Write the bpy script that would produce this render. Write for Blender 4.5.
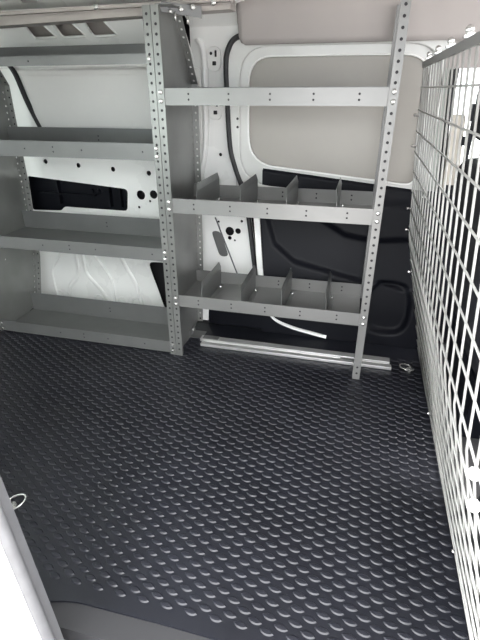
import bpy, bmesh, math, random
from mathutils import Vector, Matrix
for _o in list(bpy.data.objects): bpy.data.objects.remove(_o)
SC = bpy.context.scene
COL = SC.collection
V = Vector

# ------------------------------------------------------------------ camera
cd = bpy.data.cameras.new('camera'); cam = bpy.data.objects.new('camera', cd); COL.objects.link(cam)
cd.sensor_fit = 'VERTICAL'; cd.sensor_height = 24.0; cd.sensor_width = 18.0
cd.lens = 454.52 * 24.0 / 640.0
cd.clip_start = 0.02; cd.clip_end = 200
R_ = V((0.96871677, 0.24815203, -0.00289528)); U_ = V((-0.10937358, 0.43737848, 0.89260153)); F_ = V((-0.22276721, 0.8643614, -0.45083715))
m = Matrix.Identity(4)
for i in range(3):
    m[i][0] = R_[i]; m[i][1] = U_[i]; m[i][2] = -F_[i]
m.translation = V((0, 0, 0.978))
cam.matrix_world = m
SC.camera = cam

# ------------------------------------------------------------------ daylight and exposure
w = bpy.data.worlds.new('overcast sky'); SC.world = w; w.use_nodes = True
bg = w.node_tree.nodes['Background']
_nt = w.node_tree; _tc = _nt.nodes.new('ShaderNodeTexCoord'); _sx = _nt.nodes.new('ShaderNodeSeparateXYZ'); _rp = _nt.nodes.new('ShaderNodeValToRGB')
_nt.links.new(_tc.outputs['Generated'], _sx.inputs[0]); _nt.links.new(_sx.outputs['Z'], _rp.inputs[0]); _nt.links.new(_rp.outputs[0], bg.inputs[0])
_rp.color_ramp.elements[0].position = 0.0; _rp.color_ramp.elements[0].color = (0.42, 0.44, 0.46, 1)      # trees and buildings low around the yard
_rp.color_ramp.elements[1].position = 0.45; _rp.color_ramp.elements[1].color = (0.97, 0.975, 0.99, 1)       # bright cloud overhead
bg.inputs[1].default_value = 3.0
sd = bpy.data.lights.new('sun', 'SUN'); sun = bpy.data.objects.new('sun', sd); COL.objects.link(sun)
sd.energy = 3.0; sd.angle = math.radians(25); sd.color = (1, 0.97, 0.93)
sun.rotation_euler = V((-0.6, -0.12, -0.78)).to_track_quat('-Z', 'Y').to_euler()
SC.view_settings.view_transform = 'Standard'; SC.view_settings.look = 'None'
SC.view_settings.gamma = 1; SC.view_settings.use_curve_mapping = False
SC.view_settings.exposure = 1.9

# ------------------------------------------------------------------ materials
def mat(name, col, rough=0.5, metal=0.0, spec=0.5, bump=0.0, bscale=200.0, var=0.0, vscale=6.0, stretch=None, coat=0.0):
    M = bpy.data.materials.new(name); M.use_nodes = True
    nt = M.node_tree; b = nt.nodes['Principled BSDF']
    b.inputs['Base Color'].default_value = (*col, 1); b.inputs['Roughness'].default_value = rough
    b.inputs['Metallic'].default_value = metal; b.inputs['Specular IOR Level'].default_value = spec
    b.inputs['Coat Weight'].default_value = coat
    tc = nt.nodes.new('ShaderNodeTexCoord'); src = tc.outputs['Object']
    if stretch:
        mp = nt.nodes.new('ShaderNodeMapping'); mp.inputs['Scale'].default_value = stretch
        nt.links.new(src, mp.inputs[0]); src = mp.outputs[0]
    if var > 0:
        n = nt.nodes.new('ShaderNodeTexNoise'); n.inputs['Scale'].default_value = vscale; n.inputs['Detail'].default_value = 5
        nt.links.new(src, n.inputs['Vector'])
        r = nt.nodes.new('ShaderNodeValToRGB')
        r.color_ramp.elements[0].position = 0.3; r.color_ramp.elements[1].position = 0.7
        r.color_ramp.elements[0].color = (*[max(0, c * (1 - var)) for c in col], 1)
        r.color_ramp.elements[1].color = (*[min(1, c * (1 + var)) for c in col], 1)
        nt.links.new(n.outputs['Fac'], r.inputs[0]); nt.links.new(r.outputs[0], b.inputs['Base Color'])
        mr = nt.nodes.new('ShaderNodeMapRange'); mr.inputs[3].default_value = rough * 0.85; mr.inputs[4].default_value = min(1, rough * 1.15)
        nt.links.new(n.outputs['Fac'], mr.inputs[0]); nt.links.new(mr.outputs[0], b.inputs['Roughness'])
    if bump > 0:
        n2 = nt.nodes.new('ShaderNodeTexNoise'); n2.inputs['Scale'].default_value = bscale; n2.inputs['Detail'].default_value = 3
        nt.links.new(src, n2.inputs['Vector'])
        bp = nt.nodes.new('ShaderNodeBump'); bp.inputs['Strength'].default_value = bump; bp.inputs['Distance'].default_value = 0.002
        nt.links.new(n2.outputs['Fac'], bp.inputs['Height']); nt.links.new(bp.outputs[0], b.inputs['Normal'])
    return M

M = dict(
    steel=mat('grey shelf steel', (0.165, 0.167, 0.165), 0.36, 0.35, 0.5, var=0.07, vscale=9),
    steel2=mat('brushed divider steel', (0.19, 0.195, 0.19), 0.3, 0.5, 0.5, var=0.12, vscale=14),
    galv_lit=mat('lit galvanised panel steel', (0.24, 0.243, 0.235), 0.3, 0.5, 0.5, var=0.12, vscale=7),  # galvanised mottle, made lighter in place of light from the cab
    steel3=mat('brushed shelf steel', (0.225, 0.225, 0.22), 0.36, 0.4, 0.5, var=0.10, vscale=6, stretch=(0.4, 1, 1)),
    zinc=mat('bright zinc', (0.62, 0.62, 0.60), 0.25, 0.8),
    alu=mat('aluminium', (0.66, 0.66, 0.65), 0.3, 0.7, var=0.05, vscale=20),
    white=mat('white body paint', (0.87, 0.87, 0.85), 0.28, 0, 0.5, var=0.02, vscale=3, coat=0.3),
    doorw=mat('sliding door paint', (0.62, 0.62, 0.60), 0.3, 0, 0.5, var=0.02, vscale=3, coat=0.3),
    plug=mat('window plug panel', (0.345, 0.325, 0.295), 0.36, 0, 0.5, var=0.04, vscale=4),
    plugl=mat('pale window plug panel', (0.78, 0.77, 0.75), 0.4, 0, 0.5, var=0.03, vscale=4),
    liner=mat('headliner cloth', (0.38, 0.35, 0.338), 0.8, 0, 0.3, bump=0.15, bscale=500, var=0.03),
    beam=mat('primer coated roof rail', (0.36, 0.33, 0.31), 0.5, 0, 0.4, var=0.08, vscale=8),
    cavity=mat('cavity shade and floor black', (0.02, 0.02, 0.022), 0.8),  # near-black standing in for shade in holes and cavities; also the load floor
    seal=mat('black rubber seal', (0.018, 0.018, 0.02), 0.55),
    gseal=mat('grey rubber seal', (0.12, 0.12, 0.125), 0.4, var=0.1, vscale=30),
    trim=mat('black door trim plastic', (0.0045, 0.005, 0.008), 0.5, 0, 0.18, bump=0.2, bscale=700),
    rubber=mat('black mat rubber', (0.0078, 0.0085, 0.0125), 0.42, 0, 0.4, bump=0.25, bscale=900, var=0.25, vscale=4),
    stud=mat('worn lit mat stud', (0.014, 0.0148, 0.020), 0.34, 0, 0.45, bump=0.15, bscale=900, var=0.25, vscale=4),  # worn smoother; paler colour also stands in for light on the stud tops
    cabpan=mat('grey green cab panel', (0.34, 0.37, 0.34), 0.4),
    carpet=mat('dark carpet', (0.035, 0.034, 0.036), 0.95, 0, 0.2, bump=0.8, bscale=900, var=0.35, vscale=300),
    seat=mat('black seat cloth', (0.014, 0.014, 0.018), 0.85, 0, 0.3, bump=0.3, bscale=600),
    beige=mat('beige pillar trim', (0.50, 0.46, 0.40), 0.6),
    wire=mat('white coated wire', (0.34, 0.34, 0.325), 0.35, 0.15, 0.5),
    railg=mat('grey coated rail', (0.20, 0.20, 0.195), 0.4, 0.2),
    ground=mat('pale concrete', (0.34, 0.33, 0.32), 0.9, var=0.1, vscale=2),
)
gl = bpy.data.materials.new('window glass'); gl.use_nodes = True; _n = gl.node_tree
_n.nodes.remove(_n.nodes['Principled BSDF'])
_t = _n.nodes.new('ShaderNodeBsdfTransparent'); _t.inputs[0].default_value = (0.9, 0.94, 0.92, 1)
_g = _n.nodes.new('ShaderNodeBsdfGlossy'); _g.inputs['Roughness'].default_value = 0.02
_f = _n.nodes.new('ShaderNodeFresnel'); _f.inputs[0].default_value = 1.45
_m = _n.nodes.new('ShaderNodeMixShader')
_n.links.new(_f.outputs[0], _m.inputs[0]); _n.links.new(_t.outputs[0], _m.inputs[1]); _n.links.new(_g.outputs[0], _m.inputs[2])
_n.links.new(_m.outputs[0], _n.nodes['Material Output'].inputs[0])
M['glass'] = gl

# ------------------------------------------------------------------ mesh helpers
class MB:
    def __init__(s): s.v = []; s.f = []; s.sm = []; s.mi = []; s.cur = 0
    def add(s, vs, fs, smooth=False):
        k = len(s.v); s.v += [tuple(p) for p in vs]
        for f in fs: s.f.append([i + k for i in f]); s.sm.append(smooth); s.mi.append(s.cur)
        return s
    def box(s, x0, x1, y0, y1, z0, z1):
        vs = [(x, y, z) for z in (z0, z1) for y in (y0, y1) for x in (x0, x1)]
        return s.add(vs, [(0, 2, 3, 1), (4, 5, 7, 6), (0, 1, 5, 4), (2, 6, 7, 3), (0, 4, 6, 2), (1, 3, 7, 5)])
    def tube(s, pts, r, n=8, closed=False, flat=1.0):
        pts = [V(p) for p in pts]; N = len(pts); rings = []
        prev = None
        for i, p in enumerate(pts):
            if closed: t = pts[(i + 1) % N] - pts[i - 1]
            else: t = pts[min(i + 1, N - 1)] - pts[max(i - 1, 0)]
            t.normalize()
            if prev is None:
                a = V((0, 0, 1)) if abs(t.z) < 0.9 else V((0, 1, 0))
                u = t.cross(a).normalized()
            else:
                u = (prev - t * prev.dot(t)).normalized()
            prev = u; q = t.cross(u)
            rings.append([p + r * (math.cos(2 * math.pi * k / n) * u + flat * math.sin(2 * math.pi * k / n) * q) for k in range(n)])
        vs = [p for rg in rings for p in rg]; fs = []
        for i in range(N if closed else N - 1):
            j = (i + 1) % N
            for k in range(n):
                l = (k + 1) % n
                fs.append((i * n + k, i * n + l, j * n + l, j * n + k))
        s.add(vs, fs, True)
        if not closed:
            s.add(rings[0], [tuple(range(n - 1, -1, -1))]); s.add(rings[-1], [tuple(range(n))])
        return s
    def lathe(s, o, ax, prof, n=14):
        """prof: (radius, height along ax)"""
        o = V(o); ax = V(ax).normalized(); a = V((0, 0, 1)) if abs(ax.z) < 0.9 else V((1, 0, 0))
        u = ax.cross(a).normalized(); q = ax.cross(u)
        vs = []; fs = []
        for r, h in prof:
            for k in range(n):
                t = 2 * math.pi * k / n
                vs.append(o + ax * h + r * (math.cos(t) * u + math.sin(t) * q))
        for i in range(len(prof) - 1):
            for k in range(n):
                l = (k + 1) % n
                fs.append((i * n + k, i * n + l, (i + 1) * n + l, (i + 1) * n + k))
        fs.append(tuple(range(n - 1, -1, -1))); fs.append(tuple((len(prof) - 1) * n + k for k in range(n)))
        return s.add(vs, fs, False)
    def plate(s, outline, holes, th, O, A, B, bevel=0.0):
        """flat sheet with real cut-outs: outline and holes are (a, b) lists in the plane O + a*A + b*B"""
        cu = bpy.data.curves.new('t', 'CURVE'); cu.dimensions = '2D'; cu.fill_mode = 'BOTH'
        cu.extrude = max(th / 2 - bevel, 0.0001); cu.bevel_depth = bevel; cu.bevel_resolution = 1
        if bevel: cu.offset = -bevel
        for poly in [outline] + list(holes):
            sp = cu.splines.new('POLY'); sp.points.add(len(poly) - 1); sp.use_cyclic_u = True
            for q, (a, b) in zip(sp.points, poly): q.co = (a, b, 0, 1)
        ob = bpy.data.objects.new('t', cu); COL.objects.link(ob)
        dg = bpy.context.evaluated_depsgraph_get(); dg.update()
        me = bpy.data.meshes.new_from_object(ob.evaluated_get(dg))
        O, A, B = V(O), V(A).normalized(), V(B).normalized(); C = A.cross(B)
        s.add([O + A * p.co.x + B * p.co.y + C * p.co.z for p in me.vertices], [tuple(f.vertices) for f in me.polygons])
        bpy.data.objects.remove(ob); bpy.data.curves.remove(cu); bpy.data.meshes.remove(me)
        return s
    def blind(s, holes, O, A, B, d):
        """dark discs set d behind punched holes, standing in for the shade inside"""
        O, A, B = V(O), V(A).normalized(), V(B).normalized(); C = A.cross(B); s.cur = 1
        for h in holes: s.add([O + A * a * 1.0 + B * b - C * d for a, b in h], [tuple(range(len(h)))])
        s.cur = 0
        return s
    def build(s, name, material, parent=None):
        me = bpy.data.meshes.new(name)
        off = V((0, 0, 0)); q = parent
        while q is not None: off = off + q.location; q = q.parent
        me.from_pydata([tuple(V(p) - off) for p in s.v], [], s.f)
        me.polygons.foreach_set('use_smooth', s.sm)
        for mm in (material if isinstance(material, tuple) else (material,)): me.materials.append(M[mm])
        me.polygons.foreach_set('material_index', s.mi); me.update()
        bm = bmesh.new(); bm.from_mesh(me); bmesh.ops.remove_doubles(bm, verts=bm.verts, dist=1e-6); bmesh.ops.recalc_face_normals(bm, faces=bm.faces); bm.to_mesh(me); bm.free()
        o = bpy.data.objects.new(name, me); COL.objects.link(o)
        if parent is not None: o.parent = parent
        return o

def circle(a, b, r, n=10): return [(a + r * math.cos(2 * math.pi * k / n), b + r * math.sin(2 * math.pi * k / n)) for k in range(n)]
def rounded(pts, r, n=5):
    """round every corner of a polygon; r is one radius or one per corner"""
    out = []; N = len(pts)
    for i in range(N):
        p = V(pts[i]).to_2d(); a = V(pts[i - 1]).to_2d(); b = V(pts[(i + 1) % N]).to_2d(); rr = r[i] if isinstance(r, (list, tuple)) else r
        if rr <= 0: out.append(tuple(p)); continue
        da = (a - p); db = (b - p); q = min(rr, da.length * 0.48, db.length * 0.48)
        s0 = p + da.normalized() * q; s1 = p + db.normalized() * q
        for k in range(n + 1):
            t = k / n; out.append(tuple((1 - t) ** 2 * s0 + 2 * t * (1 - t) * p + t * t * s1))
    return out
def spline(pts, n=6):
    P = [V(p) for p in pts]; out = []
    for i in range(len(P) - 1):
        p0 = P[max(i - 1, 0)]; p1 = P[i]; p2 = P[i + 1]; p3 = P[min(i + 2, len(P) - 1)]
        for k in range(n):
            t = k / n
            out.append(0.5 * ((2 * p1) + (p2 - p0) * t + (2 * p0 - 5 * p1 + 4 * p2 - p3) * t * t + (3 * p1 - p0 - 3 * p2 + p3) * t ** 3))
    out.append(P[-1]); return out
def tag(o, label=None, cat=None, group=None, kind=None):
    if label: o['label'] = label
    if cat: o['category'] = cat
    if group: o['group'] = group
    if kind: o['kind'] = kind
    return o
def empty(name, loc):
    o = bpy.data.objects.new(name, None); COL.objects.link(o); o.location = loc; o.empty_display_size = 0.1; return o
def struct(o, label, cat='van body'): return tag(o, label, cat, kind='structure')
def sheet(b, prof, x0, x1, smooth=True):
    vs = [(x0, y, z) for y, z in prof] + [(x1, y, z) for y, z in prof]; n = len(prof)
    return b.add(vs, [(i, i + 1, n + i + 1, n + i) for i in range(n - 1)], smooth)
XZ = ((1, 0, 0), (0, 0, 1))      # plate axes for a sheet facing the doorway (thickness along -Y)

# ================================================================== the setting
# ---- ground outside
g = MB().box(-30, 30, -30, 30, -0.62, -0.60).build('ground', 'ground'); struct(g, 'pale concrete ground outside the van', 'ground')
# ---- load floor
f = MB().box(-1.68, 2.0, 0.44, 1.99, -0.05, -0.006).build('floor', 'cavity'); struct(f, 'dark load floor under the rubber mat', 'floor')
# ---- doorway step
MB_step = MB().box(-0.75, 0.4, 0.12, 0.44, -0.16, -0.10)
struct(MB_step.build('floor_step', 'carpet'), 'dark carpeted step of the side doorway', 'step')

# ---- inner body side
WY = 1.90
open_rect = rounded([(-1.53, 0.462), (-1.37, 0.467), (-1.35, 0.487), (-1.06, 0.484), (-1.022, 0.484), (-1.008, 0.583), (-1.52, 0.622)], [0.01, 0.015, 0.015, 0.01, 0.02, 0.02, 0.01], 4)
holes = [open_rect]
for a, b, r in [(-1.408, 0.690, .011), (-1.241, 0.678, .011), (-1.07, 0.667, .011), (-0.899, 0.656, .011), (-0.947, 0.56, .021), (-0.885, 0.565, .019), (-0.962, 0.505, .006), (-0.905, 0.535, .006),
                (-0.535, 0.422, .020), (-0.497, 0.425, .013), (-0.535, 0.392, .009), (-0.512, 0.382, .005), (-0.48, 0.47, .006), (-0.585, 0.462, .005), (-0.57, 0.742, .007)]:
    holes.append(circle(a, b, r, 14))
holes.append(rounded([(-0.622, 0.418), (-0.578, 0.420), (-0.540, 0.305), (-0.584, 0.300)], 0.026, 6))
holes.append(rounded([(-0.945, 0.245), (-0.80, 0.25), (-0.80, -0.005), (-0.875, -0.005)], [0.03, 0.02, 0.01, 0.01], 4))
edge = [(-0.64, -0.03), (-0.64, 0.13), (-0.41, 0.16), (-0.405, 0.26), (-0.435, 0.47), (-0.47, 0.62), (-0.50, 0.69), (-0.52, 0.76), (-0.53, 0.99), (-0.53, 1.07), (-0.50, 1.14), (-0.46, 1.17)]
outl = [(-1.66, -0.03)] + edge + [(-0.46, 1.19), (-0.68, 1.19), (-0.68, 1.075), (-1.66, 1.075)]
wall = MB().plate(outl, holes, 0.004, (0, WY, 0), *XZ).build('wall_far', 'white')
struct(wall, 'white painted inner body side behind the shelves', 'wall')
# outer skin behind the sheet, coloured near-black to stand in for cavity shade
MB().box(-1.68, 0.30, 1.985, 2.0, -0.03, 1.345).box(-1.68, 1.0, 1.50, 2.0, 1.352, 1.362).box(0.30, 1.0, 1.985, 2.0, 1.10, 1.35).build('outer_skin', 'cavity', wall)
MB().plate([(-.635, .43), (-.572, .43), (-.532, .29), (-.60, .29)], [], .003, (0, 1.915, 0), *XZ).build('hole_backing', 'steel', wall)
r = MB()
for pts in [[(-1.379, .298), (-1.44, .22), (-1.485, .158), (-1.49, .08), (-1.478, .0)], [(-1.34, .30), (-1.335, .235), (-1.341, .144), (-1.40, .07), (-1.415, .0)],
            [(-1.30, .30), (-1.293, .22), (-1.285, .148), (-1.223, .073), (-1.18, .0)], [(-1.26, .30), (-1.22, .244), (-1.157, .144), (-1.15, .06), (-1.15, .0)],
            [(-1.10, .30), (-1.07, .22), (-1.023, .121), (-1.00, .0)]]:
    r.tube(spline([(a, WY - 0.002, b) for a, b in pts], 6), 0.011, 8, flat=0.55)
r.build('pressed_rib', 'white', wall)
r = MB()
for a in (-1.47, -1.24, -1.11, -1.03):
    r.tube([(a + 0.022 * math.cos(t), WY - 0.002, 0.02 + 0.022 * math.sin(t)) for t in [math.pi * k / 8 for k in range(9)]], 0.004, 6)
r.build('pressed_arch', 'white', wall)
# plastic insert in the long opening
ins = MB().box(-1.56, -0.99, 1.955, 1.965, 0.44, 0.64)
for a in (-1.40, -1.13, -1.075): ins.box(a, a + 0.008, 1.93, 1.955, 0.49, 0.60)
ins.box(-1.50, -1.20, 1.93, 1.955, 0.535, 0.542); ins.lathe((-1.19, 1.955, .555), (0, -1, 0), [(.012, 0), (.012, .012)]); ins.lathe((-1.225, 1.955, .555), (0, -1, 0), [(.012, 0), (.012, .012)])
ins.build('vent_insert', 'trim', wall)
# slotted mounting plates on the pillar
for zc in (1.085, 0.915):
    hs = [circle(-0.598, zc + 0.018, 0.006), rounded([(-0.584, zc + 0.028), (-0.575, zc + 0.028), (-0.575, zc + 0.006), (-0.584, zc + 0.006)], .003, 3),
          rounded([(-0.594, zc - 0.008), (-0.578, zc - 0.008), (-0.578, zc - 0.022), (-0.594, zc - 0.022)], .003, 3)]
    pl = MB().plate(rounded([(-0.612, zc - .042), (-0.560, zc - .042), (-0.560, zc + .040), (-0.612, zc + .040)], .026, 6), hs, 0.008, (0, WY - 0.006, 0), *XZ, bevel=0.002)
    pl.build('slotted_plate', 'white', wall)
    MB().box(-0.605, -0.568, WY - 0.0035, WY - 0.0022, zc - .03, zc + .032).build('slot_backing', 'cavity', wall)  # near-black backing in place of shade inside the slots
# raised pressing along the pillar
MB().tube(spline([(-0.65, WY, 1.15), (-0.625, WY - .004, 1.10), (-0.622, WY - .006, 0.95), (-0.628, WY - .004, 0.80), (-0.64, WY - .002, .72), (-0.66, WY, .64)], 6), 0.018, 10, flat=0.6).build('pillar_pressing', 'white', wall)
MB().tube([(-0.60, WY - .001, 0.48), (-0.50, WY - .001, 0.22)], 0.004, 6).build('panel_seam', 'gseal', wall)
# leaning upper side with its three slots
lean0 = V((0, 1.895, 1.075)); lean1 = V((0, 1.735, 1.245)); lv = (lean1 - lean0); ll = lv.length
def lz(z): return (z - 1.075) / (1.245 - 1.075) * ll
sl = []
for a in (-1.292, -1.167, -1.035):
    k = 0.115 if a < -1.1 else 0.085
    sl.append(rounded([(a - .010, lz(1.206)), (a + .070, lz(1.208)), (a + .103, lz(1.163)), (a + .002, lz(1.161))], [.004, .006, .008, .014], 4))
up = MB().plate([(-1.66, 0), (-0.665, 0), (-0.665, ll), (-1.66, ll)], sl, 0.004, lean0, (1, 0, 0), lv)
uw = up.build('wall_upper_side', 'white'); struct(uw, 'white leaning upper body side with three slots', 'wall')
r = MB()
for q in sl: r.tube([lean0 + V((1, 0, 0)) * a + lv.normalized() * b for a, b in q], 0.005, 6, closed=True)
r.build('slot_rim', 'white', uw)
_nv = lv.normalized(); MB().plate([(-1.34, lz(1.14)), (-0.90, lz(1.14)), (-0.90, lz(1.225)), (-1.34, lz(1.225))], [], .003, lean0 + V((0, .028, .028)), (1, 0, 0), lv).build('slot_backing', 'beam', uw)
pb = MB(); sheet(pb, [(1.899, 1.188), (1.885, 1.205), (1.82, 1.232), (1.74, 1.262)], -0.68, -0.44); pb.build('pillar_top', 'white', wall)
MB().tube([(-1.66, 1.897, 1.072), (-0.672, 1.897, 1.072)], 0.008, 8).build('panel_fold', 'white', uw)
# ---- pale fixed window panel of the rear quarter, with its seal
w1 = MB().plate(rounded([(-1.385, 0.80), (-0.64, 0.78), (-0.64, 1.058), (-1.445, 1.058)], [.02, .02, .02, .05], 5), [], 0.012, (0, 1.888, 0), *XZ, bevel=0.003).build('window_1', 'plugl')
struct(w1, 'pale blanked rear quarter window panel', 'window')
MB().tube(spline([(-1.485, 1.884, 1.075), (-1.462, 1.884, 1.035), (-1.43, 1.884, 0.93), (-1.375, 1.884, 0.80)], 8), 0.013, 8, flat=0.7).build('window_seal', 'seal', w1)
MB().plate(rounded([(-1.44, 1.036), (-0.66, 1.034), (-0.66, 1.052), (-1.45, 1.055)], .006, 3), [], 0.008, (0, 1.88, 0), *XZ, bevel=.002).build('window_lip', 'plugl', w1)
# ---- roof, roof rail
rs = MB()
prof = [(1.735, 1.245), (1.70, 1.28), (1.62, 1.32), (1.45, 1.345), (1.0, 1.36), (0.6, 1.345), (0.44, 1.30), (0.40, 1.24)]
sheet(rs, prof, -1.68, 1.3)
ceil = rs.build('ceiling', 'white'); struct(ceil, 'white bare metal van roof', 'ceiling')
so = ceil.modifiers.new('thick', 'SOLIDIFY'); so.thickness = 0.01; so.offset = 1
r = MB()
for x in (-1.52, -1.2, -0.88):
    sheet(r, [(y - .0, z - .012) for y, z in prof[1:-1]], x - .03, x + .03)
rb = r.build('roof_bow', 'white', ceil); so = rb.modifiers.new('thick', 'SOLIDIFY'); so.thickness = 0.012
b = MB()
def beam(b, x0, x1, y0, y1, za0, za1, zb0, zb1):
    vs = [(x0, y0, za0), (x0, y1, za0), (x0, y1, za1), (x0, y0, za1), (x1, y0, zb0), (x1, y1, zb0), (x1, y1, zb1), (x1, y0, zb1)]
    return b.add(vs, [(0, 1, 2, 3), (4, 7, 6, 5), (0, 4, 5, 1), (1, 5, 6, 2), (2, 6, 7, 3), (3, 7, 4, 0)])
beam(b, -1.66, -0.46, 1.675, 1.74, 1.182, 1.206, 1.209, 1.222)
beam(b, -1.66, -0.46, 1.685, 1.74, 1.207, 1.216, 1.223, 1.229)
beam(b, -1.66, -0.46, 1.67, 1.74, 1.217, 1.228, 1.230, 1.240)
t1 = b.build('trim_1', 'beam'); struct(t1, 'brownish grey roof rail above the left shelves', 'rail')
for x, z in ((-0.93, 1.232), (-0.515, 1.228)): MB().lathe((x, 1.672, z), (0, -1, 0), [(.009, 0), (.009, .003), (.005, .007), (.002, .008)]).build('rail_screw', 'zinc', t1)
# ---- headliner above the sliding door
hp = [(1.87, 1.135), (1.835, 1.122), (1.82, 1.124), (1.812, 1.14), (1.805, 1.21), (1.775, 1.265), (1.68, 1.305), (1.47, 1.325), (1.07, 1.34), (0.69, 1.325), (0.55, 1.28)]
def liner_sheet(x0, x1):
    b = MB(); n = len(hp); xs = [x0, x0 + .006, x0 + .025, x1]; vs = []
    HP = hp
    for i, x in enumerate(xs):
        d = (.03, .012, 0, 0)[i]
        for k, (y, z) in enumerate(HP): vs.append((x + (max(0, .03 - (k - 1) * .012) * (1, .5, .1, 0)[i] if k < 4 else 0), y + d * .5, z + d * .3 * (1 if k > 3 else 1.2)))
    fs = [(c * n + i, c * n + i + 1, (c + 1) * n + i + 1, (c + 1) * n + i) for c in range(len(xs) - 1) for i in range(n - 1)]
    return b.add(vs, fs, True)
hl = liner_sheet(-0.478, 1.3).build('ceiling_headliner', 'liner'); struct(hl, 'warm grey headliner curving down over the sliding door', 'headliner')
so = hl.modifiers.new('thick', 'SOLIDIFY'); so.thickness = 0.006; so.offset = 1
for x in (-0.25, -0.10): MB().lathe((x, 1.783, 1.248), (0, -.87, -.5), [(.008, 0), (.006, .003), (.002, .004)]).build('liner_clip', 'seal', hl)

# ---- sliding door
pan = rounded([(-0.448, 0.714), (0.205, 0.652), (0.195, 1.088), (-0.448, 1.090)], [.11, .05, .10, .09], 7)
big = rounded([(-0.480, 0.64), (0.245, 0.60), (0.225, 1.118), (-0.478, 1.120)], [.13, .06, .12, .11], 7)
dout = [(-0.40, 0.60), (0.252, 0.56), (0.232, 1.16), (-0.49, 1.16), (-0.525, 1.08), (-0.525, 0.76), (-0.49, 0.66)]
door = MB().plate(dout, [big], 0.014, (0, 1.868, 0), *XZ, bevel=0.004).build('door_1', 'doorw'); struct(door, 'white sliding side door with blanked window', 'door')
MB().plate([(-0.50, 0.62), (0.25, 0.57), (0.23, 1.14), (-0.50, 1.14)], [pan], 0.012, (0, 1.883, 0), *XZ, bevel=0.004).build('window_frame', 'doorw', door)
MB().plate([(-0.50, 0.60), (0.25, 0.56), (0.23, 1.14), (-0.50, 1.14)], [], 0.006, (0, 1.895, 0), *XZ).build('window_panel', 'plug', door)
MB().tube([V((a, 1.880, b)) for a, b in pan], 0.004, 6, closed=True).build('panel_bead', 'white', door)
for z in (0.88, 0.85): MB().lathe((-0.487, 1.861, z), (0, -1, 0), [(.005, 0), (.004, .002)]).build('frame_plug', 'seal', door)
MB().tube(spline([(-0.40, 1.862, 1.160), (-0.485, 1.862, 1.15), (-0.520, 1.862, 1.115), (-0.530, 1.862, 1.06), (-0.527, 1.862, .95), (-0.518, 1.862, .78), (-0.495, 1.862, .69), (-0.462, 1.862, .60), (-0.435, 1.862, .46), (-0.405, 1.862, .22)], 8), 0.0125, 10, flat=0.8).build('door_seal', 'seal', door)
MB().plate([(-0.412, 0.52), (-0.387, 0.52), (-0.362, 0.20), (-0.385, 0.20)], [], 0.012, (0, 1.832, 0), *XZ).build('door_edge', 'white', door)
# moulded lower trim as a relief
cA = [(-0.40, 0.62), (-0.375, .56), (-0.355, .487), (-0.322, .39), (-0.233, .321), (-0.082, .29), (.045, .265), (.25, .232), (.40, .21)]
cB = [(-0.30, .66), (-0.18, .52), (-0.035, .441), (.085, .425), (.18, .437), (.40, .44)]
def yon(c, x):
    for (a, b), (e, d) in zip(c, c[1:]):
        if a <= x <= e: return b + (d - b) * (x - a) / (e - a)
    return c[-1][1] if x > c[-1][0] else c[0][1] + 5
def sst(t): t = max(0, min(1, t)); return t * t * (3 - 2 * t)
def top_edge(x): return 0.700 - 0.100 * (x + 0.39) / 1.0
tv = []; nx, nz = 92, 80
for j in range(nz + 1):
    for i in range(nx + 1):
        x = -0.385 + 0.77 * i / nx
        zt = top_edge(x); zb = -0.005; z = zb + (zt - zb) * j / nz
        x += (1 - i / nx) * (0.028 * sst((0.60 - z) / 0.4))
        y = 1.842 - 0.052 * sst((0.60 - z) / 0.5)
        y += 0.020 * sst((z - yon(cA, x)) / 0.022)
        y -= 0.022 * sst((z - yon(cB, x)) / 0.03) * sst((0.62 - z) / 0.06)
        px, pz = (x - 0.165) / 0.085, (z - 0.165) / 0.105
        dd = (abs(px) ** 3 + abs(pz) ** 3) ** (1 / 3)
        y += 0.03 * sst((1.12 - dd) / 0.22)
        if j == nz: y += 0.02
        tv.append((x, y, z))
tf = [(j * (nx + 1) + i, j * (nx + 1) + i + 1, (j + 1) * (nx + 1) + i + 1, (j + 1) * (nx + 1) + i) for j in range(nz) for i in range(nx)]
MB().add(tv, tf, True).build('door_trim', 'trim', door)
# lower left moulding beneath the right shelves and a curved white strip on it
MB().plate(rounded([(-0.62, -0.005), (-0.30, -0.005), (-0.33, 0.21), (-0.62, 0.17)], .02, 4), [], 0.05, (0, 1.835, 0), *XZ, bevel=0.01).build('wheel_arch_trim', 'trim', door)
MB().tube(spline([(-0.36, 1.80, 0.155), (-0.31, 1.795, 0.075), (-0.23, 1.79, 0.04), (-0.13, 1.785, 0.022), (-0.07, 1.783, 0.012)], 6), 0.012, 8, flat=0.6).build('white_strip', 'white', door)
t2 = MB().plate(rounded([(-0.645, 0.02), (-0.615, 0.02), (-0.61, 0.17), (-0.645, 0.17)], .004, 2), [circle(-0.628, .085, .007)], 0.004, (0, 1.80, 0), *XZ).build('trim_2', 'white'); struct(t2, 'white body tab below the right shelves', 'trim')
MB().lathe((0.268, 1.815, 0.03), (0, -1, .2), [(.028, 0), (.028, .004), (.01, .012)]).build('door_corner_piece', 'white', door)

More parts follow.
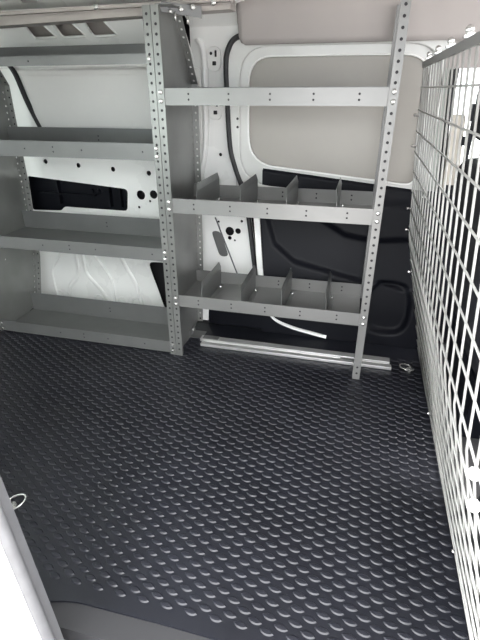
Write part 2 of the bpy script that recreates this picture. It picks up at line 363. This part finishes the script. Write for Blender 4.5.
# ---- driver side body in the cab
cabw = MB().plate([(0.20, 0.55), (0.292, 0.55), (0.272, 1.05), (0.19, 1.05)], [], 0.02, (0, 1.91, 0), *XZ, bevel=.004).build('wall_cab', 'cabpan'); struct(cabw, 'pale green grey pillar beyond the partition', 'wall')
MB().tube([(0.298, 1.895, 0.40), (0.284, 1.895, 0.80), (0.266, 1.895, 1.04)], 0.009, 8).build('pillar_seal', 'seal', cabw)
MB().plate(rounded([(0.306, 0.52), (0.365, 0.52), (0.335, 0.90), (0.29, 0.90)], .01, 3), [], 0.03, (0, 1.90, 0), *XZ, bevel=.006).build('pillar_trim', 'beige', cabw)
MB().box(0.31, 1.9, 1.88, 1.96, 0.0, 0.66).build('cab_door_trim', 'trim', cabw)
MB().box(0.20, 1.9, 1.885, 1.96, 1.045, 1.16).build('cab_roof_trim', 'liner', cabw)
gw = MB().box(0.31, 1.3, 1.945, 1.950, 0.655, 1.075).build('window_2', 'glass'); struct(gw, 'bright driver door window beyond the partition', 'window')
ca = MB().box(0.345, 0.372, 1.86, 1.885, 0.88, 0.935).box(0.352, 0.366, 1.865, 1.875, 0.66, 0.88).box(0.335, .35, 1.87, 1.885, .80, .83)
ca.build('seat_belt_guide', 'trim', cabw)
# ---- near body side behind the doorway
def sx(z): return -.060 * (z - .04) if z > .04 else -.03 * (z - .04)
nz_ = [-.45 + .1 * k for k in range(18)]
nw = MB().plate([(-1.68, -.45)] + [(-.462 + sx(z), z) for z in nz_] + [(-1.68, 1.25)], [rounded([(-1.52, .62), (-.68, .62), (-.72, 1.16), (-1.44, 1.16)], .08, 5)], .060, (0, .342, 0), *XZ, bevel=.006).build('wall_near', 'white'); struct(nw, 'white rear edge of the side doorway', 'wall')  # quarter window opening added to bring light to the left shelves
MB().box(0.42, 2.0, 0.34, 0.40, -0.35, 0.60).build('wall_near_cab', 'white', nw)
MB().box(0.42, 0.55, 0.34, 0.40, 0.60, 1.30).build('near_pillar', 'white', nw)
MB().box(-0.468, 0.42, 0.34, 0.40, 1.24, 1.32).build('door_header', 'white', nw)

# ---- closed rear doors, plus windows added out of view to light the left shelves
w3 = MB().plate(rounded([(-1.53, .61), (-.67, .61), (-.71, 1.17), (-1.45, 1.17)], .08, 5), [], .004, (0, .33, 0), *XZ).build('added_window_3', 'glass'); struct(w3, 'added unseen rear quarter window on the doorway side, lighting the left shelves', 'window')
rd = MB().plate([(.30, -.05), (2.0, -.05), (2.0, 1.36), (.30, 1.36)], [rounded([(.46, .55), (1.10, .55), (1.10, 1.18), (.50, 1.18)], .06, 5), rounded([(1.20, .55), (1.84, .55), (1.80, 1.18), (1.20, 1.18)], .06, 5)], .05, (-1.71, 0, 0), (0, 1, 0), (0, 0, 1)).build('wall_left', 'white')
w4 = MB().box(-1.712, -1.708, .44, 1.86, .53, 1.20).build('added_window_4', 'glass'); struct(w4, 'added glass in the unseen rear doors, letting light in', 'window'); struct(rd, 'white inside of the closed rear doors', 'wall')
# ================================================================== rubber mat with lens-shaped studs
mt = MB()
poly = [(-1.66, 0.47), (-0.58, 0.47), (-0.50, 0.492), (-0.30, 0.495), (0.318, 0.492), (0.318, 1.80), (-1.66, 1.80)]
mt.plate(rounded(poly, [0, 0, .03, 0, 0.02, 0, 0], 4), [], 0.006, (0, 0, -0.003), (1, 0, 0), (0, 1, 0))
L_, W_, Hh = 0.0158, 0.0075, 0.0024
base = []; top = []; NS = 7
ang = math.radians(-10); ca_, sa_ = math.cos(ang), math.sin(ang)
for sgn in (-1, 1):
    for k in range(NS):
        t = -1 + 2 * k / NS if sgn < 0 else 1 - 2 * k / NS
        x = L_ * t; y = sgn * W_ * (1 - t * t) ** 0.8
        base.append((x * ca_ - y * sa_, x * sa_ + y * ca_))
for (x, y) in base: top.append((x * 0.80, y * 0.62))
nb = len(base)
cen = []
for i in range(-70, 30):
    for j in range(-60, 110):
        x = -0.084 + 0.0271 * i; y = 0.684 + 0.0152 * i + 0.0304 * j
        if -1.64 < x < 0.300 and 0.525 < y < 1.70 and not (x < -0.48 and y < 0.50): cen.append((x, y))
for cx, cy in cen:
    vs = [(cx + x, cy + y, 0) for x, y in base] + [(cx + x, cy + y, Hh) for x, y in top] + [(cx, cy, Hh * 1.12)]
    fs = [(k, (k + 1) % nb, nb + (k + 1) % nb, nb + k) for k in range(nb)] + [(nb + k, nb + (k + 1) % nb, 2 * nb) for k in range(nb)]
    mt.cur = 1; mt.add(vs, fs, False)
mato = mt.build('rubber_floor_mat', ('rubber', 'stud'))
tag(mato, 'black rubber mat with raised lens-shaped studs covering the load floor', 'floor mat')

# ================================================================== shelving
FY = 1.50                                   # front face of both units
def bolt(b, p, ax=(0, -1, 0), r=0.0075): return b.lathe(p, ax, [(r, 0), (r, .002), (r * .75, .005), (r * .3, .0062)], 12)
PANEL = [(FY, 0.0), (1.68, 0.0), (1.765, .03), (1.80, .25), (1.82, .60), (1.825, 1.0), (1.69, 1.205), (FY, 1.205)]
def rear_y(z):
    pts = [(0, 1.68), (.03, 1.765), (.25, 1.80), (.60, 1.82), (1.0, 1.825), (1.205, 1.69)]
    for (a, b), (c, d) in zip(pts, pts[1:]):
        if a <= z <= c: return b + (d - b) * (z - a) / (c - a)
    return pts[-1][1]
HZ = [0.03 + 0.0262 * k for k in range(45)]
def end_panel(parent, X, side, dy=0.0, rside=None):
    """sheet end panel at X; front and rear flanges turn to `side`"""
    b = MB(); th = 0.0016; rside = rside or side
    hs = [circle(rear_y(z) + dy * min(1, z / .3) - 0.016, z, 0.0042, 8) for z in HZ if 0.06 < z < 0.98]
    hs += [circle(FY + 0.10 + .03 * k, .955 + .005 * q, 0.004, 8) for k, q in ((0, 0), (1, 0), (2, 0))] + [circle(FY + .13, .30, .004, 8), circle(FY + .13, .62, .004, 8)]
    b.plate([(a + (dy * min(1, c / .3) if a > FY else 0), c) for a, c in PANEL], hs, th, (X, 0, 0), (0, 1, 0), (0, 0, 1))
    x0, x1 = sorted((X, X + side * 0.0245))
    xc = X + side * 0.0125
    fh = [circle(xc, z, 0.0045, 10) for z in HZ]
    b.plate([(x0, 0.0), (x1, 0.0), (x1, 1.205), (x0, 1.205)], fh, th, (0, FY, 0), *XZ)
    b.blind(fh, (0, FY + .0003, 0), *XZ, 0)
    # small return lip so the flange reads as folded sheet
    xr = X + side * 0.0245
    b.box(min(xr, xr - side * th), max(xr, xr - side * th), FY, FY + 0.012, 0, 1.205)
    # rear flange in two straight runs
    for (za, zb) in ((0.03, 0.25), (0.25, 0.60), (0.60, 1.0), (1.0, 1.2)):
        a = V((0, rear_y(za) + dy * min(1, za / .3), za)); c = V((0, rear_y(zb) + dy * min(1, zb / .3), zb)); xc = X + rside * .0125; x0, x1 = sorted((X, X + rside * .0245)); d = (c - a); n = d.length
        b.plate([(x0, 0), (x1, 0), (x1, n), (x0, n)], [circle(xc, q, 0.0042, 8) for q in [0.013 + 0.0262 * k for k in range(int(n / 0.0262))]], th, a, (1, 0, 0), d)
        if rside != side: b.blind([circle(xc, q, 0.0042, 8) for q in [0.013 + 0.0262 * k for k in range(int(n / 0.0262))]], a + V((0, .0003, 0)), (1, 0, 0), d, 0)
    return b.build('end_panel', ('galv_lit', 'cavity'), parent)
def shelf(parent, x0, x1, zlo, zhi, yb, zback, hx, pair=True, down=False, lone=()):
    """tray: floor, front lip with punched holes, taller back lip"""
    b = MB(); th = 0.0016
    zf = zhi if down else zlo
    zc = (zlo + zhi) / 2; hs = []
    for x in hx:
        hs += [circle(x, zc + .008, .0035, 8), circle(x, zc - .008, .0035, 8)]
    hs += [circle(x, zc, .0035, 8) for x in lone]
    b.plate([(x0, zlo), (x1, zlo), (x1, zhi), (x0, zhi)], hs, th, (0, FY + 0.004, 0), *XZ)
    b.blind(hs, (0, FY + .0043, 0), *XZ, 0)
    b.box(x0, x1, FY + .004, FY + .012, (zlo if not down else zhi - .002), (zlo + .002 if not down else zhi))
    b.box(x0, x1, FY + .0035, FY + .011, (zhi - .0016 if not down else zlo), (zhi if not down else zlo + .0016))
    b.box(x0, x1, FY + 0.005, yb, zf, zf + th)
    zb2 = zf + (zback - zf)
    bh = []
    for x in hx:
        bh += [circle(x + .004, (zf + zback) / 2 + .008, .0035, 8), circle(x + .004, (zf + zback) / 2 - .008, .0035, 8)]
    b.plate([(x0, zf), (x1, zf), (x1, zback), (x0, zback)], bh, th, (0, yb, 0), *XZ)
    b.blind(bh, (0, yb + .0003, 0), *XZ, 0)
    return b.build('shelf', ('steel' if down or x0 < -1 else 'steel3', 'cavity'), parent)

# ---- left, wider unit
lu = empty('shelving_unit', (-1.08, 1.62, 0))
tag(lu, 'wide grey steel shelving unit with four bare shelves at the left', 'shelving unit', 'steel shelving units along the far wall')
end_panel(lu, -1.512, -1, 0.035, 1); end_panel(lu, -0.6595, -1)
LX0, LX1 = -1.508, -0.6620
shelf(lu, LX0, LX1, 1.053, 1.080, 1.812, 1.134, (), down=True, lone=(-1.11, ))
shelf(lu, LX0, LX1, 0.765, 0.819, 1.815, 0.842, (-1.076,), lone=(-1.193, -0.961, -0.728))
shelf(lu, LX0, LX1, 0.404, 0.453, 1.795, 0.485, (-1.080,), lone=(-1.20, -0.966, -0.728))
shelf(lu, LX0, LX1, 0.007, 0.058, 1.730, 0.098, (-1.085,), lone=(-1.20, -0.97, -0.80))
for z in (1.066, .805, .779, .441, .416, .046, .020):
    bolt(MB(), (-0.6745, FY - .0008, z)).build('bolt', 'zinc', lu)
for z in (.045, .018): bolt(MB(), (-1.497, FY + .003, z), r=.006).build('bolt', 'zinc', lu)
for z in (.805, .779, .441, .416, .046, .020):
    bolt(MB(), (-1.511, rear_y(z) + .035 * min(1, z / .3) - .016, z), (1, 0, 0), r=.006).build('bolt', 'zinc', lu)
    if z < .7: bolt(MB(), (-1.497, rear_y(z) + .035 * min(1, z / .3) - .002, z + .004), (0, -1, 0), r=.0055).build('bolt', 'zinc', lu)

# ---- right unit with open leg and dividers
ru = empty('shelving_unit', (-0.28, 1.62, 0))
tag(ru, 'narrower grey steel shelving unit with three shelves and upright dividers beside the partition', 'shelving unit', 'steel shelving units along the far wall')
end_panel(ru, -0.6565, 1)
# panel foot
MB().box(-0.656, -0.60, 1.655, 1.72, 0.001, 0.004).box(-0.656, -0.653, 1.655, 1.72, .001, .035).build('foot_bracket', 'steel', ru)
bolt(MB(), (-0.653, 1.69, .022), (1, 0, 0), r=.008).build('bolt', 'zinc', ru)
def leg(parent, pts, name):
    """channel post: punched face towards the doorway, side flange turned back"""
    b = MB(); th = 0.002
    for (y0, z0), (y1, z1) in zip(pts, pts[1:]):
        a = V((0, y0, z0)); c = V((0, y1, z1)); n = (c - a).length
        hs = [circle(0.0655, q, 0.0045, 10) for q in [0.026 + .0262 * k for k in range(int((n - .01) / .0262))] if q > .22 or q < .06] if name == 'front_post' else [circle(0.0655, q, 0.0045, 8) for q in [0.02 + .0262 * k for k in range(int((n - .01) / .0262))]]
        b.plate([(0.052, 0), (0.0785, 0), (0.0785, n), (0.052, n)], hs, th, a, (1, 0, 0), c - a)
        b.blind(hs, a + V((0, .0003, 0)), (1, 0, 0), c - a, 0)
        for x in (0.052, 0.0770):
            w2 = 0.028 if x < .06 else .012
            b.add([(x, y0, z0), (x + .0015, y0, z0), (x + .0015, y0 + w2, z0), (x, y0 + w2, z0), (x, y1, z1), (x + .0015, y1, z1), (x + .0015, y1 + w2, z1), (x, y1 + w2, z1)],
                  [(0, 3, 2, 1), (4, 5, 6, 7), (0, 1, 5, 4), (1, 2, 6, 5), (2, 3, 7, 6), (3, 0, 4, 7)])
    return b.build(name, ('steel3' if name == 'front_post' else 'steel', 'cavity'), parent)
leg(ru, [(FY, 0.0005), (FY, 1.235)], 'front_post')
leg(ru, [(1.776, 0.215), (1.797, .60), (1.80, 1.0), (1.775, 1.215)], 'rear_post')
MB().box(0.0795, 0.105, 1.52, 1.60, 1.205, 1.235).box(0.058, 0.076, 1.51, 1.69, 1.225, 1.230).build('roof_bracket', 'steel', ru)
RX0, RX1 = -0.6555, 0.0515
hxs = [-0.553, -0.422, -0.292, -0.161, -0.029]
SH = []
SH.append(shelf(ru, RX0 + .001, RX1 + .0, 0.936, 0.985, 1.795, 0.989, hxs))
SH.append(shelf(ru, RX0 + .001, RX1 + .0, 0.590, 0.641, 1.790, 0.641, hxs))
SH.append(shelf(ru, RX0 + .001, RX1 + .0, 0.224, 0.272, 1.772, 0.277, hxs))
def divider(sh, x, zf, yb, htop, i):
    b = MB(); th = 0.0014; y0 = FY + 0.012; y1 = yb - 0.004; z0 = zf + .0025
    fold = htop - 0.022
    b.plate([(y0, z0), (y1, z0), (y1, fold), (y0 + .004, fold), (y0, fold - .004)], [], th, (x, 0, 0), (0, 1, 0), (0, 0, 1))
    # top margin leans a little sideways, as the bent sheet does
    dx = 0.006
    vs = [(x - .0007, y0 + .004, fold), (x + .0007, y0 + .004, fold), (x + .0007, y1, fold), (x - .0007, y1, fold),
          (x - .0007 - dx, y0 + .022, htop), (x + .0007 - dx, y0 + .022, htop), (x + .0007 - dx, y1 - .004, htop), (x - .0007 - dx, y1 - .004, htop)]
    b.add(vs, [(0, 3, 2, 1), (4, 5, 6, 7), (0, 1, 5, 4), (1, 2, 6, 5), (2, 3, 7, 6), (3, 0, 4, 7)])
    # foot flange bolted to the shelf floor
    b.box(x, x + .02, y0 + .01, y1 - .01, zf + .0018, zf + .0032)
    d = b.build('divider', 'steel2', sh)
    for ys in (FY + .07, yb - .05): bolt(MB(), (x + .011, ys, zf + .0032), (0, 0, 1), r=.005).build('divider_screw', 'zinc', sh)
for x in (-0.544, -0.388, -0.229, -0.066): divider(SH[1], x, 0.590, 1.790, 0.690, 0)
for x in (-0.540, -0.386, -0.232, -0.071): divider(SH[2], x, 0.224, 1.772, 0.325, 1)
for z in (.974, .948, .629, .603, .260, .235):
    bolt(MB(), (-0.6440, FY - .0008, z)).build('bolt', 'zinc', ru); bolt(MB(), (0.0655, FY - .001, z)).build('bolt', 'zinc', ru)
for z in (.629, .603, .260, .235):
    bolt(MB(), (-0.6440, rear_y(z) - .0015, z), r=.006).build('bolt', 'zinc', ru)
    bolt(MB(), (-0.6557, rear_y(z) - .016, z), (1, 0, 0), r=.006).build('bolt', 'zinc', ru)
# ---- bracket tying the shared end panels to the roof rail
bk = MB(); bk.add([(-0.648, 1.56, 1.195), (-0.55, 1.655, 1.185), (-0.55, 1.655, 1.217), (-0.648, 1.56, 1.222), (-0.648, 1.563, 1.195), (-0.55, 1.658, 1.185), (-0.55, 1.658, 1.217), (-0.648, 1.563, 1.222)],
                  [(0, 1, 2, 3), (4, 7, 6, 5), (0, 4, 5, 1), (1, 5, 6, 2), (2, 6, 7, 3), (3, 7, 4, 0)])
bk.box(-0.652, -0.60, 1.52, 1.60, 1.207, 1.2105)
bk.build('roof_bracket', 'steel', ru)
for x, y, z, r in ((-0.628, 1.577, 1.212, .007), (-0.60, 1.605, 1.205, .008), (-0.57, 1.632, 1.212, .008), (-0.625, 1.58, 1.197, .006)):
    bolt(MB(), (x, y - .003, z), (0.6, -.7, 0), r=r).build('bolt', 'zinc', ru)
for x, y, z in ((-0.615, 1.59, 1.197), (-0.585, 1.62, 1.19)):
    MB().tube([(x, y, z), (x, y - .003, z - .024)], 0.004, 8).build('threaded_stud', 'zinc', ru)

# ================================================================== aluminium floor track
tr = empty('floor_track', (-0.19, 1.65, 0))
tag(tr, 'double bar aluminium floor track running under the right shelving unit', 'track')
c = MB().box(-0.585, 0.197, 1.590, 1.612, 0.003, 0.015).box(-0.585, 0.197, 1.612, 1.630, 0.003, 0.006).box(-0.60, 0.192, 1.630, 1.664, 0.003, 0.016)
for x in (-0.5, .1): c.lathe((x, 1.621, .006), (0, 0, 1), [(.006, 0), (.006, .002)])
to = c.build('track_bar', 'alu', tr); bv = to.modifiers.new('b', 'BEVEL'); bv.width = .003; bv.segments = 2; bv.limit_method = 'ANGLE'
MB().box(0.0, 0.07, 1.613, 1.629, .0065, .012).build('track_slider', 'steel', tr)
MB().box(-0.588, -0.52, 1.632, 1.66, .0165, .020).build('end_clip', 'steel', tr)

# ================================================================== tie-down rings
def d_ring(loc, rot, tilt, label, s=1.0):
    t = empty('tie_down_ring', loc); tag(t, label, 'tie-down ring', 'floor tie-down rings')
    L = V(loc); Rz = Matrix.Rotation(rot, 3, 'Z')
    def P(x, y, z): return L + Rz @ V((x * s, y * s, z * s))
    b = MB(); b.lathe(L, (0, 0, 1), [(.020 * s, 0.0), (.020 * s, .003), (.013 * s, .006), (.006 * s, .007)], 14)
    b.tube([P(0, -.017, .009), P(0, .017, .009)], .0065 * s, 10)
    b.build('ring_base', 'zinc', t)
    pts = [(0, -.024)] + [(.012 + .036 * math.sin(q), -.026 * math.cos(q)) for q in [math.pi * k / 10 for k in range(11)]] + [(0, .024)]
    MB().tube([P(x, y, .009 + x * math.tan(tilt)) for x, y in pts], .0026 * s, 8, closed=True).build('ring', 'zinc', t)
d_ring((-0.800, 0.668, 0.0005), math.radians(35), 0.25, 'steel tie-down ring on the mat beside the grey doorway seal', 0.9)
d_ring((0.268, 1.617, 0.0005), math.radians(172), 0.12, 'small steel tie-down ring on the mat at the foot of the wire partition', 0.8)

# ================================================================== wire partition
wp = empty('wire_partition', (0.25, 1.1, 0))
tag(wp, 'white wire mesh partition bent at knee height between load area and cab', 'partition')
PX = [(0.316, 0.004), (0.207, 0.475), (0.158, 1.050)]
def pxz(s):            # point on the bent profile at arc length s
    for (a, b), (c, d) in zip(PX, PX[1:]):
        n = math.hypot(c - a, d - b)
        if s <= n: return a + (c - a) * s / n, b + (d - b) * s / n
        s -= n
    return PX[-1]
n0 = math.hypot(.109, .471); n1 = math.hypot(.049, .575)
def yfar(z): return 1.80 + .03 * sst(z / .4) - .075 * sst((z - .85) / .2)
Y0 = 0.30
gbm = MB(); RW = 0.0023
s_list = [n0 + n1 - .066 - .068 * k for k in range(16)]
for s in [x for x in s_list if x > 0.03] + [0.004]:
    x, z = pxz(s)
    gbm.tube([(x - .004, Y0, z), (x - .004, yfar(z), z)], RW, 6)
y = Y0 + .01
while y < 1.79:
    zt = 1.045
    gbm.tube([(PX[0][0], y, .004), (PX[1][0], y, .475), (PX[2][0], y, zt)], RW, 6)
    y += 0.0605
pts = []
for k in range(25):
    x, z = pxz((n0 + n1) * k / 24); pts.append((x, yfar(z), z))
gbm.tube(pts, RW * 1.15, 6)
gbm.build('wire_grid', 'wire', wp)
rl = MB().add([(.152, Y0, 1.041), (.158, Y0, 1.041), (.156, Y0, 1.057), (.150, Y0, 1.057), (.152, 1.752, 1.041), (.158, 1.752, 1.041), (.156, 1.752, 1.057), (.150, 1.752, 1.057)],
              [(0, 1, 2, 3), (4, 7, 6, 5), (0, 4, 5, 1), (1, 5, 6, 2), (2, 6, 7, 3), (3, 7, 4, 0)])
rl.build('top_rail', 'railg', wp)
for yb in (1.60, 1.40, 1.195, 0.985):
    s = MB(); s.box(.145, .165, yb - .008, yb + .008, 1.0575, 1.061); s.lathe((.155, yb, 1.061), (-.25, -.1, 1), [(.0085, 0), (.0085, .004), (.006, .005), (.0075, .008), (.0075, .011), (.005, .015), (.001, .017)], 10)
    s.build('rail_bolt', 'zinc', wp)
for z in (.90, .80, .58, .50, .33, .17):
    x, zz = pxz((z / 1.05) * (n0 + n1)); MB().lathe((x, yfar(zz) - .004, zz), (-1, -.2, 0.1), [(.0045, 0), (.0045, .012), (.006, .013), (.004, .018)], 8).build('wall_clip', 'zinc', wp)
for yb, z in ((1.32, .02), (0.80, .02)):
    MB().lathe((.310, yb, z), (-1, 0, .3), [(.0045, 0), (.0045, .008), (.003, .011)], 8).build('floor_clip', 'zinc', wp)
for x, yb, z in ((.196, .545, .492), (.203, .533, .444)):
    s = MB(); s.lathe((x + .012, yb, z), (-1, -.3, .1), [(.004, -.012), (.005, .0), (.0095, .002), (.0105, .008), (.007, .014), (.002, .016)], 10); s.build('mounting_knob', 'white', wp)

# ================================================================== doorway edge at the lower left
sp = [(-.459 + sx(z), z) for z in nz_]
t3 = MB().tube(spline([(x, .377, z) for x, z in sp], 5), .0105, 12).build('trim_3', 'gseal'); struct(t3, 'grey rubber seal along the doorway edge', 'seal')
q = MB(); zz = [z for x, z in sp]
vs = []
for x, z in sp: vs += [(x - .004, .385, z), (x - .010, .414, z), (x - .016, .414, z), (x - .010, .385, z)]
q.add(vs, [(4 * i + k, 4 * i + (k + 1) % 4, 4 * i + 4 + (k + 1) % 4, 4 * i + 4 + k) for i in range(len(sp) - 1) for k in range(4)] + [(0, 1, 2, 3)])
q.build('seal_flange', 'gseal', t3)

# ================================================================== cab seats beyond the partition
def seat(loc, label):
    t = empty('cab_seat', loc); tag(t, label, 'seat', 'cab seats beyond the partition'); x, y, z = loc
    def slab(name, prof, w, rad=.04):
        b = MB(); n = 9; vs = []; N = len(prof)
        for k in range(n + 1):
            u = -1 + 2 * k / n; sc = 1 - .14 * abs(u) ** 5
            cx = sum(p[0] for p in prof) / N; cz = sum(p[1] for p in prof) / N
            for a, c in prof: vs.append((x + cx + (a - cx) * sc, y + u * w / 2, z + cz + (c - cz) * sc))
        fs = [(k * N + i, k * N + (i + 1) % N, (k + 1) * N + (i + 1) % N, (k + 1) * N + i) for k in range(n) for i in range(N)]
        b.add(vs, fs + [tuple(range(N))[::-1], tuple(n * N + i for i in range(N))], True)
        o = b.build(name, 'seat', t); return o
    slab('seat_cushion', rounded([(.10, .18), (.60, .20), (.60, .36), (.08, .33)], .05, 4), .46)
    slab('backrest', rounded([(.06, .28), (.20, .32), (.09, .80), (-.01, .80)], .05, 4), .46)
    slab('headrest', rounded([(.0, .85), (.07, .85), (.06, 1.0), (-.01, 1.0)], .03, 4), .24)
    MB().tube([(x + .03, y - .06, z + .76), (x + .03, y - .06, z + .88)], .006, 8).build('headrest_post', 'zinc', t)
    MB().tube([(x + .03, y + .06, z + .76), (x + .03, y + .06, z + .88)], .006, 8).build('headrest_post', 'zinc', t)
    MB().box(x + .1, x + .58, y - .2, y + .2, z, z + .2).build('seat_base', 'trim', t)
seat((0.30, 0.80, -0.004), 'black cab seat right behind the wire mesh nearest the doorway')
seat((0.30, 1.46, -0.004), 'black cab seat behind the wire mesh on the far driver side')
